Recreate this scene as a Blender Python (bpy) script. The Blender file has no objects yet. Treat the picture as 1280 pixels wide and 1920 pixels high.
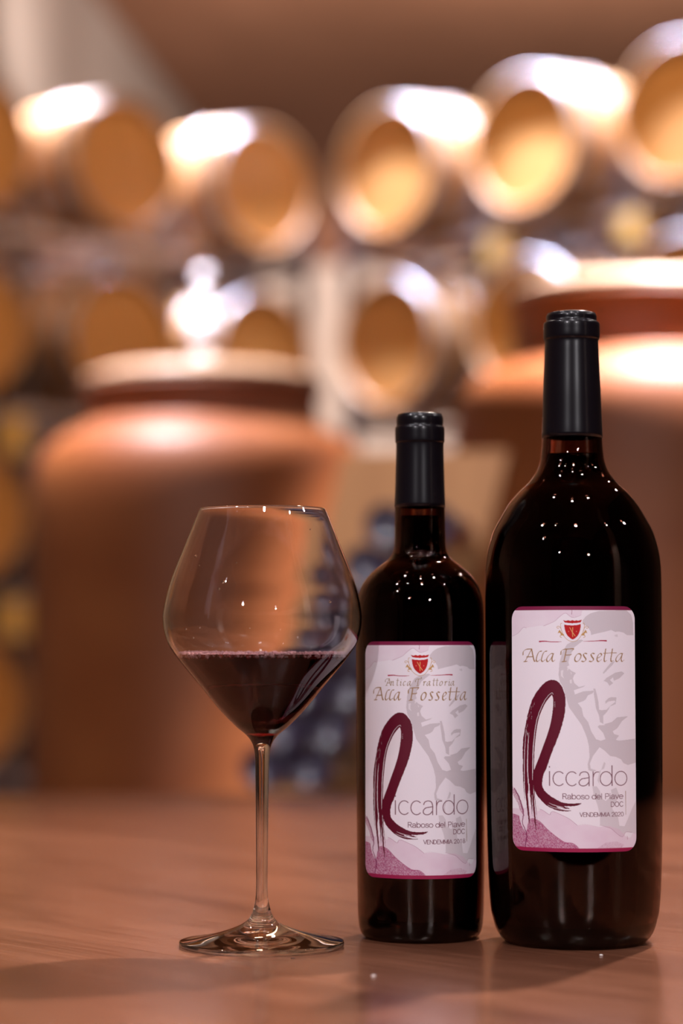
import bpy, bmesh, math, random
import numpy as np
from mathutils import Vector, Matrix
random.seed(7)
PI = math.pi
S = bpy.context.scene
col = S.collection
R = math.radians

# ------------------------------------------------------------------ camera
T = 1.12                      # table top height
H = 0.1675                    # lens height above the table top
CZ = T + H
F = 4373.0                    # focal length in pixels of a 1280 px wide frame
PITCH = math.atan(256 / F)
cam = bpy.data.cameras.new('camera')
camo = bpy.data.objects.new('camera', cam); col.objects.link(camo)
camo.location = (0, 0, CZ); camo.rotation_euler = (PI / 2 + PITCH, 0, 0)
cam.sensor_fit = 'HORIZONTAL'; cam.sensor_width = 24; cam.lens = 24 * F / 1280
cam.clip_start = 0.05; cam.clip_end = 100
cam.dof.use_dof = True; cam.dof.focus_distance = 1.31
cam.dof.aperture_fstop = cam.lens / 1000 / 0.0245
cam.dof.aperture_blades = 0
S.camera = camo

# ------------------------------------------------------------------ world, exposure
w = bpy.data.worlds.new('world'); S.world = w; w.use_nodes = True
w.node_tree.nodes['Background'].inputs[0].default_value = (0.75, 0.55, 0.45, 1)
w.node_tree.nodes['Background'].inputs[1].default_value = 0.05
S.view_settings.view_transform = 'Standard'; S.view_settings.look = 'None'
S.view_settings.gamma = 1; S.view_settings.use_curve_mapping = False
S.view_settings.exposure = 0.75
S.cycles.use_denoising = True
S.cycles.max_bounces = 14; S.cycles.transmission_bounces = 14; S.cycles.transparent_max_bounces = 12
S.cycles.diffuse_bounces = 3; S.cycles.glossy_bounces = 5
S.cycles.caustics_refractive = True; S.cycles.caustics_reflective = False
S.cycles.sample_clamp_indirect = 6.0; S.cycles.blur_glossy = 0.3

def lamp(name, loc, power, color=(1, .87, .74), radius=.04, target=None, spot=None, blend=.5):
    L = bpy.data.lights.new(name, 'SPOT' if spot else 'POINT')
    L.energy = power; L.color = color; L.shadow_soft_size = radius
    if spot: L.spot_size = R(spot); L.spot_blend = blend
    o = bpy.data.objects.new(name, L); col.objects.link(o); o.location = loc
    if target is not None:
        o.rotation_euler = (Vector(target) - Vector(loc)).to_track_quat('-Z', 'Y').to_euler()
    return o
def area(name, loc, target, sx, sy, power, color):
    L = bpy.data.lights.new(name, 'AREA'); L.shape = 'RECTANGLE'; L.size = sx; L.size_y = sy
    L.energy = power; L.color = color
    o = bpy.data.objects.new(name, L); col.objects.link(o); o.location = loc
    o.rotation_euler = (Vector(target) - Vector(loc)).to_track_quat('-Z', 'Y').to_euler()
    return o
KEYC = (1, .88, .80); FRONT = (1, .95, .99); WARM = (1, .72, .46); NEUT = (1, .90, .88); COOL = (.93, .90, 1.0)
# key spot over the table, behind the bottles to the right
def down(name, x, y, z, p, c=NEUT, cone=110, r=.03, to=None, blend=.4):
    return lamp(name, (x, y, z), p, c, r, to or (x, y + .001, 0), cone, blend)
lamp('key_spot', (.93, 2.85, T + 2.55), 330, KEYC, .05, (.05, 1.3, T), 50, .5)
# small ceiling spots around the table, most of them behind the camera
for i, (x, y, z, p, r) in enumerate([(.13, -.45, 2.4, 62, .075), (-1.7, .37, 2.45, 40, .07), (2.75, 1.5, 2.4, 34, .07), (.05, .55, 2.5, 14, .045),
                                     (-.75, 1.2, 2.6, 9, .04), (.8, .9, 2.5, 9, .04), (-2.4, -.8, 2.2, 14, .05), (-1.0, -.15, 2.5, 9, .045), (1.9, .2, 2.4, 12, .045), (-1.5, -2.4, 1.7, 95, .05), (1.3, -2.9, 1.6, 95, .05)]):
    lamp('table_spot', (x, y, T + z), p, FRONT, r, (x * .4, 1.0, T), 85, .5)
for x, y, p in ((-.85, 3.3, 22), (.15, 4.3, 26), (2.1, 3.6, 26)):
    lamp('added_sparkle_light', (x, y, T + 2.5), p * .75, KEYC, .035, (.1, 1.4, T), 60, .6)  # added back lights, for sparkle in the glass foot
lamp('added_pillar_light', (2.0, .1, 3.2), 90, FRONT, .05, (3.0, -.9, 1.4), 75, .8)  # added lamp, brightens the pillar so its strip mirrors in the bottles
# cellar spots over the barrel racks
for x, y in ((-1.46, 11.28), (-.84, 11.86)):
    down('left_rack_spot', x, y, 5.6, 1900, COOL, 42, .06)
for i in range(3):
    hx, hy = .204 + .60 * i, 10.9 - .59 * i
    lamp('right_rack_spot', (hx - .70 * .36 - .38, hy - .71 * .36 + .38, 5.7), 1150, (.66, .74, 1), .06, (hx, hy, 3.3), 62, .6)
    down('right_rack_spot', hx + .55, hy + .5, 5.6, 300, COOL, 52, .06, (hx + .5, hy + .4, 3.0))
down('aisle_spot', 1.9, 24, 5.8, 1400, NEUT, 110, .1, (1.5, 30, 2.0))
lamp('ceiling_wash', (1.6, 14.5, 4.4), 420, NEUT, .1, (1.6, 22, 6.3), 120, .8)
lamp('wall_wash', (-1.0, 13.4, 4.9), 300, NEUT, .1, (-2.2, 18, 6.2), 60, .8)
lamp('added_rack_light', (-.35, 2.5, 3.3), 70, FRONT, .05, (.1, 3.4, 1.25), 45, .6)  # added lamp, brightens the riddling rack and its bottles
down('amphora_spot', -.60, 4.72, 2.8, 150, COOL, 66, .05, (-.52, 5.0, 1.7))
lamp('amphora_spot', (.40, 4.5, 3.6), 50, FRONT, .05, (-.1, 5.15, 1.85), 34, .9)
down('amphora_spot', .80, 4.2, 3.0, 480, COOL, 60, .05, (.75, 4.5, 1.85))
area('added_room_fill', (.8, 6.8, 6.1), (.6, 9.5, 1.5), 2.5, .8, 100, WARM)  # added area light, warm fill for the room

# ------------------------------------------------------------------ helpers
def at(px, py, Y):
    """world point on the plane at distance Y that the pixel looks at"""
    dx = (px - 640) / F; dy = -(py - 960) / F
    v = Vector((dx, math.cos(PITCH) - dy * math.sin(PITCH), math.sin(PITCH) + dy * math.cos(PITCH)))
    v *= Y / v.y
    return Vector((v.x, Y, CZ + v.z))
def new_obj(name, me, mat=None, parent=None, smooth=False):
    if mat is not None and not len(me.materials): me.materials.append(mat)
    if smooth:
        me.polygons.foreach_set('use_smooth', [True] * len(me.polygons))
    o = bpy.data.objects.new(name, me); col.objects.link(o)
    if parent is not None: o.parent = parent
    return o
def empty(name, loc=(0, 0, 0), rz=0):
    o = bpy.data.objects.new(name, None); col.objects.link(o)
    o.location = loc; o.rotation_euler = (0, 0, rz); o.empty_display_size = .05
    return o
def tag(o, label=None, cat=None, group=None, kind=None):
    if label: o['label'] = label
    if cat: o['category'] = cat
    if group: o['group'] = group
    if kind: o['kind'] = kind
    return o
def lathe_me(name, prof, seg=96, axis='Z'):
    """prof: list of (r, h); r == 0 ends are closed to a pole"""
    vs, fs, rings = [], [], []
    for r, h in prof:
        if r < 1e-7:
            rings.append([len(vs)]); vs.append((0, 0, h))
        else:
            rings.append(list(range(len(vs), len(vs) + seg)))
            for k in range(seg):
                a = 2 * PI * k / seg
                vs.append((r * math.cos(a), r * math.sin(a), h))
    for A, B in zip(rings[:-1], rings[1:]):
        for k in range(seg):
            k2 = (k + 1) % seg
            if len(A) == 1 and len(B) == 1: continue
            if len(A) == 1: fs.append((A[0], B[k], B[k2]) if False else (A[0], B[k2], B[k]))
            elif len(B) == 1: fs.append((A[k], A[k2], B[0]))
            else: fs.append((A[k], A[k2], B[k2], B[k]))
    if axis == 'X': vs = [(z, x, y) for x, y, z in vs]
    me = bpy.data.meshes.new(name); me.from_pydata(vs, [], fs); me.update()
    bm = bmesh.new(); bm.from_mesh(me); bmesh.ops.recalc_face_normals(bm, faces=bm.faces); bm.to_mesh(me); bm.free()
    return me
def catmull(pts, n=8):
    P = [np.array(p, float) for p in pts]
    if len(P) < 3: return [tuple(p) for p in P]
    Q = [2 * P[0] - P[1]] + P + [2 * P[-1] - P[-2]]
    out = []
    for i in range(1, len(Q) - 2):
        for k in range(n):
            t = k / n
            out.append(tuple(.5 * ((2 * Q[i]) + (-Q[i-1] + Q[i+1]) * t + (2*Q[i-1] - 5*Q[i] + 4*Q[i+1] - Q[i+2]) * t*t
                                   + (-Q[i-1] + 3*Q[i] - 3*Q[i+1] + Q[i+2]) * t**3)))
    out.append(tuple(P[-1]))
    return out
def box_bm(bm, c, s, rot=None):
    m = Matrix.Translation(c) @ (rot.to_4x4() if rot else Matrix.Identity(4)) @ Matrix.Diagonal((s[0], s[1], s[2], 1))
    return bmesh.ops.create_cube(bm, size=1, matrix=m)
def box(name, c, s, mat, parent=None, rz=0, bevel=0, rot=None):
    bm = bmesh.new(); box_bm(bm, (0, 0, 0), s)
    if bevel: bmesh.ops.bevel(bm, geom=bm.edges[:], offset=bevel, segments=2, affect='EDGES')
    me = bpy.data.meshes.new(name); bm.to_mesh(me); bm.free()
    o = new_obj(name, me, mat, parent); o.location = c; o.rotation_euler = rot if rot else (0, 0, rz)
    return o
def tube_me(name, pts, r, seg=12):
    vs, fs = [], []
    pts = [Vector(p) for p in pts]
    for i, p in enumerate(pts):
        d = (pts[min(i+1, len(pts)-1)] - pts[max(i-1, 0)]).normalized()
        u = d.orthogonal().normalized() if i == 0 else (u - d * u.dot(d)).normalized()
        v = d.cross(u)
        for k in range(seg):
            a = 2 * PI * k / seg
            vs.append(tuple(p + (u * math.cos(a) + v * math.sin(a)) * r))
    for i in range(len(pts) - 1):
        for k in range(seg):
            fs.append((i*seg+k, i*seg+(k+1) % seg, (i+1)*seg+(k+1) % seg, (i+1)*seg+k))
    fs.append(tuple(range(seg))[::-1]); fs.append(tuple(range((len(pts)-1)*seg, len(pts)*seg)))
    me = bpy.data.meshes.new(name); me.from_pydata(vs, [], fs); me.update()
    return me

# ------------------------------------------------------------------ materials
def mat(name, color=(.5, .5, .5), rough=.5, metal=0, **kw):
    m = bpy.data.materials.new(name); m.use_nodes = True
    b = m.node_tree.nodes['Principled BSDF']
    b.inputs['Base Color'].default_value = (*color, 1)
    b.inputs['Roughness'].default_value = rough; b.inputs['Metallic'].default_value = metal
    for k, v in kw.items(): b.inputs[k.replace('_', ' ')].default_value = v
    return m
def noisy(m, c1, c2, scale=(5, 5, 5), coord='Object', detail=4, bump=0, rough=None, dist=0):
    nt = m.node_tree; N = nt.nodes; L = nt.links; b = N['Principled BSDF']
    tc = N.new('ShaderNodeTexCoord'); mp = N.new('ShaderNodeMapping'); mp.inputs['Scale'].default_value = scale
    nz = N.new('ShaderNodeTexNoise'); nz.inputs['Scale'].default_value = 1; nz.inputs['Detail'].default_value = detail
    nz.inputs['Distortion'].default_value = dist
    cr = N.new('ShaderNodeValToRGB')
    cr.color_ramp.elements[0].position = .3; cr.color_ramp.elements[1].position = .7
    cr.color_ramp.elements[0].color = (*c1, 1); cr.color_ramp.elements[1].color = (*c2, 1)
    L.new(tc.outputs[coord], mp.inputs['Vector']); L.new(mp.outputs[0], nz.inputs['Vector'])
    L.new(nz.outputs['Fac'], cr.inputs[0]); L.new(cr.outputs[0], b.inputs['Base Color'])
    if bump:
        bp = N.new('ShaderNodeBump'); bp.inputs['Strength'].default_value = bump; bp.inputs['Distance'].default_value = .002
        L.new(nz.outputs['Fac'], bp.inputs['Height']); L.new(bp.outputs[0], b.inputs['Normal'])
    if rough:
        mr = N.new('ShaderNodeMapRange'); mr.inputs['To Min'].default_value = rough[0]; mr.inputs['To Max'].default_value = rough[1]
        L.new(nz.outputs['Fac'], mr.inputs['Value']); L.new(mr.outputs[0], b.inputs['Roughness'])
    return m
M = {}
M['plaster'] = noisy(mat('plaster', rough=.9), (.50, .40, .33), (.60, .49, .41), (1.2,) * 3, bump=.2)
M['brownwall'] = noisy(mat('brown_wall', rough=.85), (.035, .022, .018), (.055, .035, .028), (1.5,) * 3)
M['gapshade'] = noisy(mat('gap_shade', rough=.85), (.05, .022, .015), (.08, .035, .022), (1.5,) * 3)  # dark colour stands in for the shade behind the barrels
M['ceiling'] = noisy(mat('ceiling_paint', rough=.9), (.34, .145, .068), (.41, .18, .09), (1.5,) * 3)
M['floor'] = noisy(mat('terracotta_floor', rough=.55), (.12, .06, .04), (.17, .09, .055), (2,) * 3)
M['oak'] = noisy(mat('oak_stave', rough=.5), (.40, .20, .08), (.55, .30, .13), (1.5, 30, 30), detail=5)
M['oak_head'] = noisy(mat('oak_head', rough=.38), (.50, .225, .062), (.60, .285, .09), (30, 9, 1.5), detail=5)
M['hoop'] = mat('galvanised_hoop', (.50, .47, .48), .35, .9)
M['steel'] = mat('rack_steel', (.62, .58, .60), .35, .8)
M['shaded_steel'] = mat('shaded_rack_post', (.12, .10, .11), .5, .6)  # posts darker than the rails, shade of the gaps put into the colour
M['bung'] = mat('silicone_bung', (.75, .68, .66), .5)
M['pine'] = noisy(mat('pine_chock', rough=.6), (.72, .42, .11), (.85, .55, .18), (20, 4, 4))
M['clay'] = noisy(mat('terracotta_clay', rough=.52), (.27, .068, .016), (.37, .112, .029), (3, 3, 5), detail=6, bump=.1)
M['shaded_neck'] = noisy(mat('shaded_clay_neck', rough=.6), (.22, .07, .03), (.30, .10, .04), (4, 4, 6))  # same clay, darkened in the colour for the unlit neck
M['lit_lid'] = noisy(mat('lit_clay_lid', rough=.45), (.50, .30, .18), (.60, .38, .24), (4, 4, 6))  # same clay, lightened in the colour for the lit top of the lid
M['airlock'] = mat('airlock_milk_glass', (.90, .86, .92), .05, 0, Transmission_Weight=.1, IOR=1.5)
M['dark_wood'] = noisy(mat('stand_wood', rough=.5), (.10, .045, .02), (.16, .07, .03), (3, 20, 20))
M['rack_wood'] = noisy(mat('riddling_wood', rough=.5), (.46, .20, .07), (.58, .27, .10), (20, 20, 2))
M['butt'] = mat('sheen_tinted_glass', (.045, .032, .065), .28, 0, IOR=1.5, Coat_Weight=1.0, Coat_Roughness=.15)  # bluish base colour carries the mauve reflections on the bottle butts
M['capsule'] = mat('black_capsule', (.006, .004, .006), .28, 0, Specular_IOR_Level=.28, Coat_Weight=.25, Coat_Roughness=.06)
M['crumb'] = mat('pale_crumb', (.8, .72, .68), .6)
M['chip'] = mat('dark_chip', (.05, .02, .015), .6)

def glass_mat(name, color, ior=1.5, absorb=None, dens=0, rough=0):
    m = bpy.data.materials.new(name); m.use_nodes = True
    N = m.node_tree.nodes; L = m.node_tree.links; N.clear()
    out = N.new('ShaderNodeOutputMaterial'); g = N.new('ShaderNodeBsdfGlass')
    g.inputs['Color'].default_value = (*color, 1); g.inputs['IOR'].default_value = ior; g.inputs['Roughness'].default_value = rough
    L.new(g.outputs[0], out.inputs['Surface'])
    if absorb:
        v = N.new('ShaderNodeVolumeAbsorption'); v.inputs['Color'].default_value = (*absorb, 1); v.inputs['Density'].default_value = dens
        L.new(v.outputs[0], out.inputs['Volume'])
    return m
M['crystal'] = glass_mat('crystal_glass', (1, 1, 1), 1.5)
M['bottle'] = glass_mat('dark_bottle_glass', (.93, .80, .72), 1.5, (.30, .07, .04), 330)
M['wine_bottle'] = mat('bottled_wine', (.006, .001, .0015), .1, 0, IOR=1.12)
M['wine'] = glass_mat('red_wine', (.6, .15, .16), 1.34, (.55, .012, .03), 650)
M['foam'] = mat('wine_foam', (.90, .48, .52), .08, 0, Transmission_Weight=.5, IOR=1.3)

# ------------------------------------------------------------------ the setting
AX = math.atan((1133 - 640) / F)               # the cellar runs a little to the right of the view
ax = Vector((math.sin(AX), math.cos(AX), 0)); lx = Vector((math.cos(AX), -math.sin(AX), 0))
def place(u, v, z): return lx * u + ax * v + Vector((0, 0, z))
CEIL = CZ + 5.0
def wallbox(name, u, v, z, su, sv, sz, m):
    o = box(name, place(u, v, z), (su, sv, sz), m, rz=-AX); o['kind'] = 'structure'; return o
wallbox('floor', .1, 12, -.05, 8.2, 36.4, .1, M['floor'])
wallbox('ceiling', .1, 12, CEIL + .05, 8.2, 36.4, .1, M['ceiling'])
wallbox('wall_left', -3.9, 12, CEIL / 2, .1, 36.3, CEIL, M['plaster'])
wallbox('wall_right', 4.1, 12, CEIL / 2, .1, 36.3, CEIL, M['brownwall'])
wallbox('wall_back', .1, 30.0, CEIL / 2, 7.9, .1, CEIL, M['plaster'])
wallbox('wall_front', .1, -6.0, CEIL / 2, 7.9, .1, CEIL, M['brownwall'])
def shade_panel(name, P0, d, n, lo, hi):  # added dark panel behind a rack, makes the gaps between barrels read as shade
    c = P0 + d * ((lo + hi) / 2) - n * (BL + .16)
    o = box(name, (c.x, c.y, 1.85), (.10, d.length * (hi - lo), 3.7), M['gapshade'], rz=math.atan2(n.y, n.x)); o['kind'] = 'structure'
wallbox('pillar', 3.1, -.4, CEIL / 2, .45, .45, CEIL, M['plaster'])

# ------------------------------------------------------------------ table of planks
tb = empty('wooden_table', (0, 1.65, 0))
tag(tb, 'long reddish brown wooden table carrying the glass and both wine bottles', 'table')
def wood_table():
    m = bpy.data.materials.new('table_wood'); m.use_nodes = True
    N = m.node_tree.nodes; L = m.node_tree.links; b = N['Principled BSDF']
    tc = N.new('ShaderNodeTexCoord'); rot = N.new('ShaderNodeMapping'); rot.inputs['Rotation'].default_value = (0, 0, R(48))
    L.new(tc.outputs['Object'], rot.inputs[0])
    def noise(scale, detail, dist=0):
        mp = N.new('ShaderNodeMapping'); mp.inputs['Scale'].default_value = scale
        L.new(rot.outputs[0], mp.inputs[0])
        n = N.new('ShaderNodeTexNoise'); n.inputs['Scale'].default_value = 1; n.inputs['Detail'].default_value = detail
        n.inputs['Distortion'].default_value = dist
        L.new(mp.outputs[0], n.inputs['Vector']); return n
    fine = noise((14, 420, 10), 6, .3); broad = noise((2.2, 13, 3), 3, .8)
    oi = N.new('ShaderNodeObjectInfo')
    cr = N.new('ShaderNodeValToRGB'); cr.color_ramp.elements[0].position = .30; cr.color_ramp.elements[1].position = .72
    cr.color_ramp.elements[0].color = (.085, .026, .013, 1); cr.color_ramp.elements[1].color = (.32, .128, .072, 1)
    mx = N.new('ShaderNodeMix'); mx.inputs[0].default_value = .35
    L.new(broad.outputs['Fac'], mx.inputs[2]); L.new(fine.outputs['Fac'], mx.inputs[3])
    L.new(mx.outputs[0], cr.inputs[0])
    hs = N.new('ShaderNodeHueSaturation'); mr = N.new('ShaderNodeMapRange')
    mr.inputs['To Min'].default_value = .9; mr.inputs['To Max'].default_value = 1.08
    L.new(oi.outputs['Random'], mr.inputs['Value']); L.new(mr.outputs[0], hs.inputs['Value'])
    L.new(cr.outputs[0], hs.inputs['Color']); L.new(hs.outputs[0], b.inputs['Base Color'])
    r2 = N.new('ShaderNodeMapRange'); r2.inputs['To Min'].default_value = .11; r2.inputs['To Max'].default_value = .30
    L.new(fine.outputs['Fac'], r2.inputs['Value']); L.new(r2.outputs[0], b.inputs['Roughness'])
    bp = N.new('ShaderNodeBump'); bp.inputs['Strength'].default_value = .12; bp.inputs['Distance'].default_value = .0006
    L.new(fine.outputs['Fac'], bp.inputs['Height']); L.new(bp.outputs[0], b.inputs['Normal'])
    return m
M['table'] = wood_table()
TX0, TX1, TY0, TY1 = -1.1, 1.2, .99, 2.70
def clip(poly, n, d):          # keep points with n.p <= d
    out = []
    for i, p in enumerate(poly):
        q = poly[(i + 1) % len(poly)]
        a = n[0]*p[0] + n[1]*p[1] - d; b = n[0]*q[0] + n[1]*q[1] - d
        if a <= 0: out.append(p)
        if a * b < 0:
            t = a / (a - b); out.append((p[0] + (q[0]-p[0])*t, p[1] + (q[1]-p[1])*t))
    return out
nb = Vector((.75, .66)).normalized()
joints = []
d0 = 1.003 - .222 * 8
k = 0
while d0 + k * .222 < 3.1: joints.append(d0 + k * .222); k += 1
for a, b_ in zip(joints[:-1], joints[1:]):
    poly = [(TX0, TY0), (TX1, TY0), (TX1, TY1), (TX0, TY1)]
    poly = clip(poly, (nb.x, nb.y), b_ - .00015); poly = clip(poly, (-nb.x, -nb.y), -(a + .00015)) if len(poly) > 2 else poly
    if len(poly) < 3: continue
    ar = abs(sum(poly[i][0]*poly[(i+1) % len(poly)][1] - poly[(i+1) % len(poly)][0]*poly[i][1] for i in range(len(poly)))) / 2
    if ar < .002: continue
    n = len(poly)
    vs = [(x, y - 1.65, T - .028) for x, y in poly] + [(x, y - 1.65, T) for x, y in poly]
    fs = [tuple(range(n))[::-1], tuple(range(n, 2*n))] + [(i, (i+1) % n, n+(i+1) % n, n+i) for i in range(n)]
    me = bpy.data.meshes.new('plank'); me.from_pydata(vs, [], fs); me.update()
    bm = bmesh.new(); bm.from_mesh(me)
    bmesh.ops.bevel(bm, geom=[e for e in bm.edges if all(v.co.z > T - .001 for v in e.verts)], offset=.0002, segments=1, affect='EDGES')
    bm.to_mesh(me); bm.free()
    new_obj('plank', me, M['table'], tb)
box('underboard', (.05, .195, T - .038), (2.2, 1.62, .0195), M['dark_wood'], tb)
for sy in (-.56, .96): box('apron', (.05, sy, T - .098), (2.0, .03, .10), M['dark_wood'], tb)
for sx in (-.95, 1.05):
    for sy in (-.50, .90): box('leg', (sx, sy, (T - .048) / 2), (.08, .08, T - .048), M['dark_wood'], tb, bevel=.004)

# ------------------------------------------------------------------ label artwork, painted as flat print
LW, LH = 880, 1780
LX0, LX1, LY0, LY1 = 964.0, 1185.5, 1139.5, 1583.5
MC, MR_ = 1074.75, 164.5               # magnum centre and radius in pixels
TH_M = math.asin((LX1 - LX0) / 2 / MR_)
SC, SR = 787.0, 119.5
SX0, SX1, SY0, SY1 = 686.3, 887.8, 1203, 1636.5
TH_S = math.asin((SX1 - SX0) / 2 / SR)
def mag(px, py):
    s = max(-1, min(1, (px - MC) / MR_))
    return ((math.asin(s) / TH_M + 1) / 2 * LW, (py - LY0) / (LY1 - LY0) * LH)
def std(px, py):
    s = max(-1, min(1, (px - SC) / SR))
    return ((math.asin(s) / TH_S + 1) / 2 * LW, (py - SY0) / (SY1 - SY0) * LH)
def crop(fn, ox, oy, sc): return lambda x, y: fn(ox + x / sc, oy + y / sc)
CA = crop(mag, 960, 1130, 5.333); CB = crop(mag, 1030, 1130, 7.112)
CC = crop(mag, 960, 1260, 5.65);  CD = crop(mag, 1030, 1380, 7.53)
CE = crop(std, 690, 1255, 6.4);   CF = crop(mag, 1050, 1150, 21.33)
rng = np.random.default_rng(5)
def vnoise(w_, h_, cell, seed):
    r = np.random.default_rng(seed); gw, gh = int(w_ / cell) + 3, int(h_ / cell) + 3
    g = r.random((gh, gw)); y, x = np.mgrid[0:h_, 0:w_] / cell
    xi, yi = x.astype(int), y.astype(int); fx, fy = x - xi, y - yi
    fx = fx*fx*(3-2*fx); fy = fy*fy*(3-2*fy)
    return (g[yi, xi]*(1-fx) + g[yi, xi+1]*fx)*(1-fy) + (g[yi+1, xi]*(1-fx) + g[yi+1, xi+1]*fx)*fy
class Canvas:
    def __init__(s):
        s.a = np.ones((LH, LW, 3)) * np.array((.88, .80, .87))
    def mask(s, pts):
        P = np.array(pts, float); x0, y0 = np.floor(P.min(0)).astype(int) - 1; x1, y1 = np.ceil(P.max(0)).astype(int) + 2
        x0, y0, x1, y1 = max(x0, 0), max(y0, 0), min(x1, LW), min(y1, LH)
        if x1 <= x0 or y1 <= y0: return None
        m = np.zeros((y1 - y0, x1 - x0), bool)
        xs = np.arange(x0, x1) + .5
        Q = np.roll(P, -1, 0)
        for yy in range(y0, y1):
            c = yy + .5
            hit = ((P[:, 1] <= c) & (Q[:, 1] > c)) | ((Q[:, 1] <= c) & (P[:, 1] > c))
            if not hit.any(): continue
            p, q = P[hit], Q[hit]
            xc = np.sort(p[:, 0] + (c - p[:, 1]) / (q[:, 1] - p[:, 1]) * (q[:, 0] - p[:, 0]))
            m[yy - y0] = (np.searchsorted(xc, xs) % 2) == 1
        return x0, y0, x1, y1, m
    def put(s, reg, color, alpha=1.0, tex=None):
        if reg is None: return
        x0, y0, x1, y1, m = reg
        al = m * alpha
        if tex is not None: al = al * tex[y0:y1, x0:x1]
        s.a[y0:y1, x0:x1] = s.a[y0:y1, x0:x1] * (1 - al[..., None]) + np.array(color) * al[..., None]
    def fill(s, fn, pts, color, alpha=1.0, tex=None, smooth=0, edge=None):
        P = [fn(*p) for p in pts]
        if smooth: P = catmull(P + [P[0]], smooth)
        s.put(s.mask(P), color, alpha, tex)
    def line(s, P, wd, color, alpha=1.0, fn=None, smooth=8, jitter=0, nib=None):
        if fn: P = [fn(*p) for p in P]
        if smooth and len(P) > 2: P = catmull(P, smooth)
        P = np.array(P, float)
        if jitter: P = P + rng.normal(0, jitter, P.shape)
        n = len(P); W_ = np.interp(np.linspace(0, 1, n), np.linspace(0, 1, len(wd)), wd) if hasattr(wd, '__len__') else np.full(n, float(wd))
        pad = W_.max() + 2 + (nib[0] if nib else 0)
        x0, y0 = np.floor(P.min(0) - pad).astype(int); x1, y1 = np.ceil(P.max(0) + pad).astype(int)
        x0, y0, x1, y1 = max(x0, 0), max(y0, 0), min(x1, LW), min(y1, LH)
        if x1 <= x0 or y1 <= y0: return
        cov = np.zeros((y1-y0, x1-x0))
        offs = [(0, 0)]
        if nib:
            k = max(3, int(nib[0]) + 1)
            offs = [(math.cos(nib[1]) * nib[0] * (t - .5), -math.sin(nib[1]) * nib[0] * (t - .5)) for t in np.linspace(0, 1, k)]
        for ox, oy in offs:
            for i in range(n - 1):
                a = P[i] + (ox, oy); b = P[i+1] + (ox, oy); r = (W_[i] + W_[i+1]) / 4
                bx0, by0 = int(min(a[0], b[0]) - r - 2), int(min(a[1], b[1]) - r - 2)
                bx1, by1 = int(max(a[0], b[0]) + r + 3), int(max(a[1], b[1]) + r + 3)
                bx0, by0, bx1, by1 = max(bx0, x0), max(by0, y0), min(bx1, x1), min(by1, y1)
                if bx1 <= bx0 or by1 <= by0: continue
                Y, X = np.mgrid[by0:by1, bx0:bx1] + .5
                d = b - a; L2 = d @ d + 1e-9
                t = np.clip(((X - a[0]) * d[0] + (Y - a[1]) * d[1]) / L2, 0, 1)
                ds = np.hypot(X - a[0] - t*d[0], Y - a[1] - t*d[1])
                c = np.clip(r - ds + .5, 0, 1)
                v = cov[by0-y0:by1-y0, bx0-x0:bx1-x0]; np.maximum(v, c, out=v)
        s.put((x0, y0, x1, y1, cov), color, alpha)

def arc(cx, cy, rx, ry, a0, a1, n=14):
    return [(cx + rx * math.cos(R(a0 + (a1-a0)*k/n)), cy + ry * math.sin(R(a0 + (a1-a0)*k/n))) for k in range(n+1)]
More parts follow.
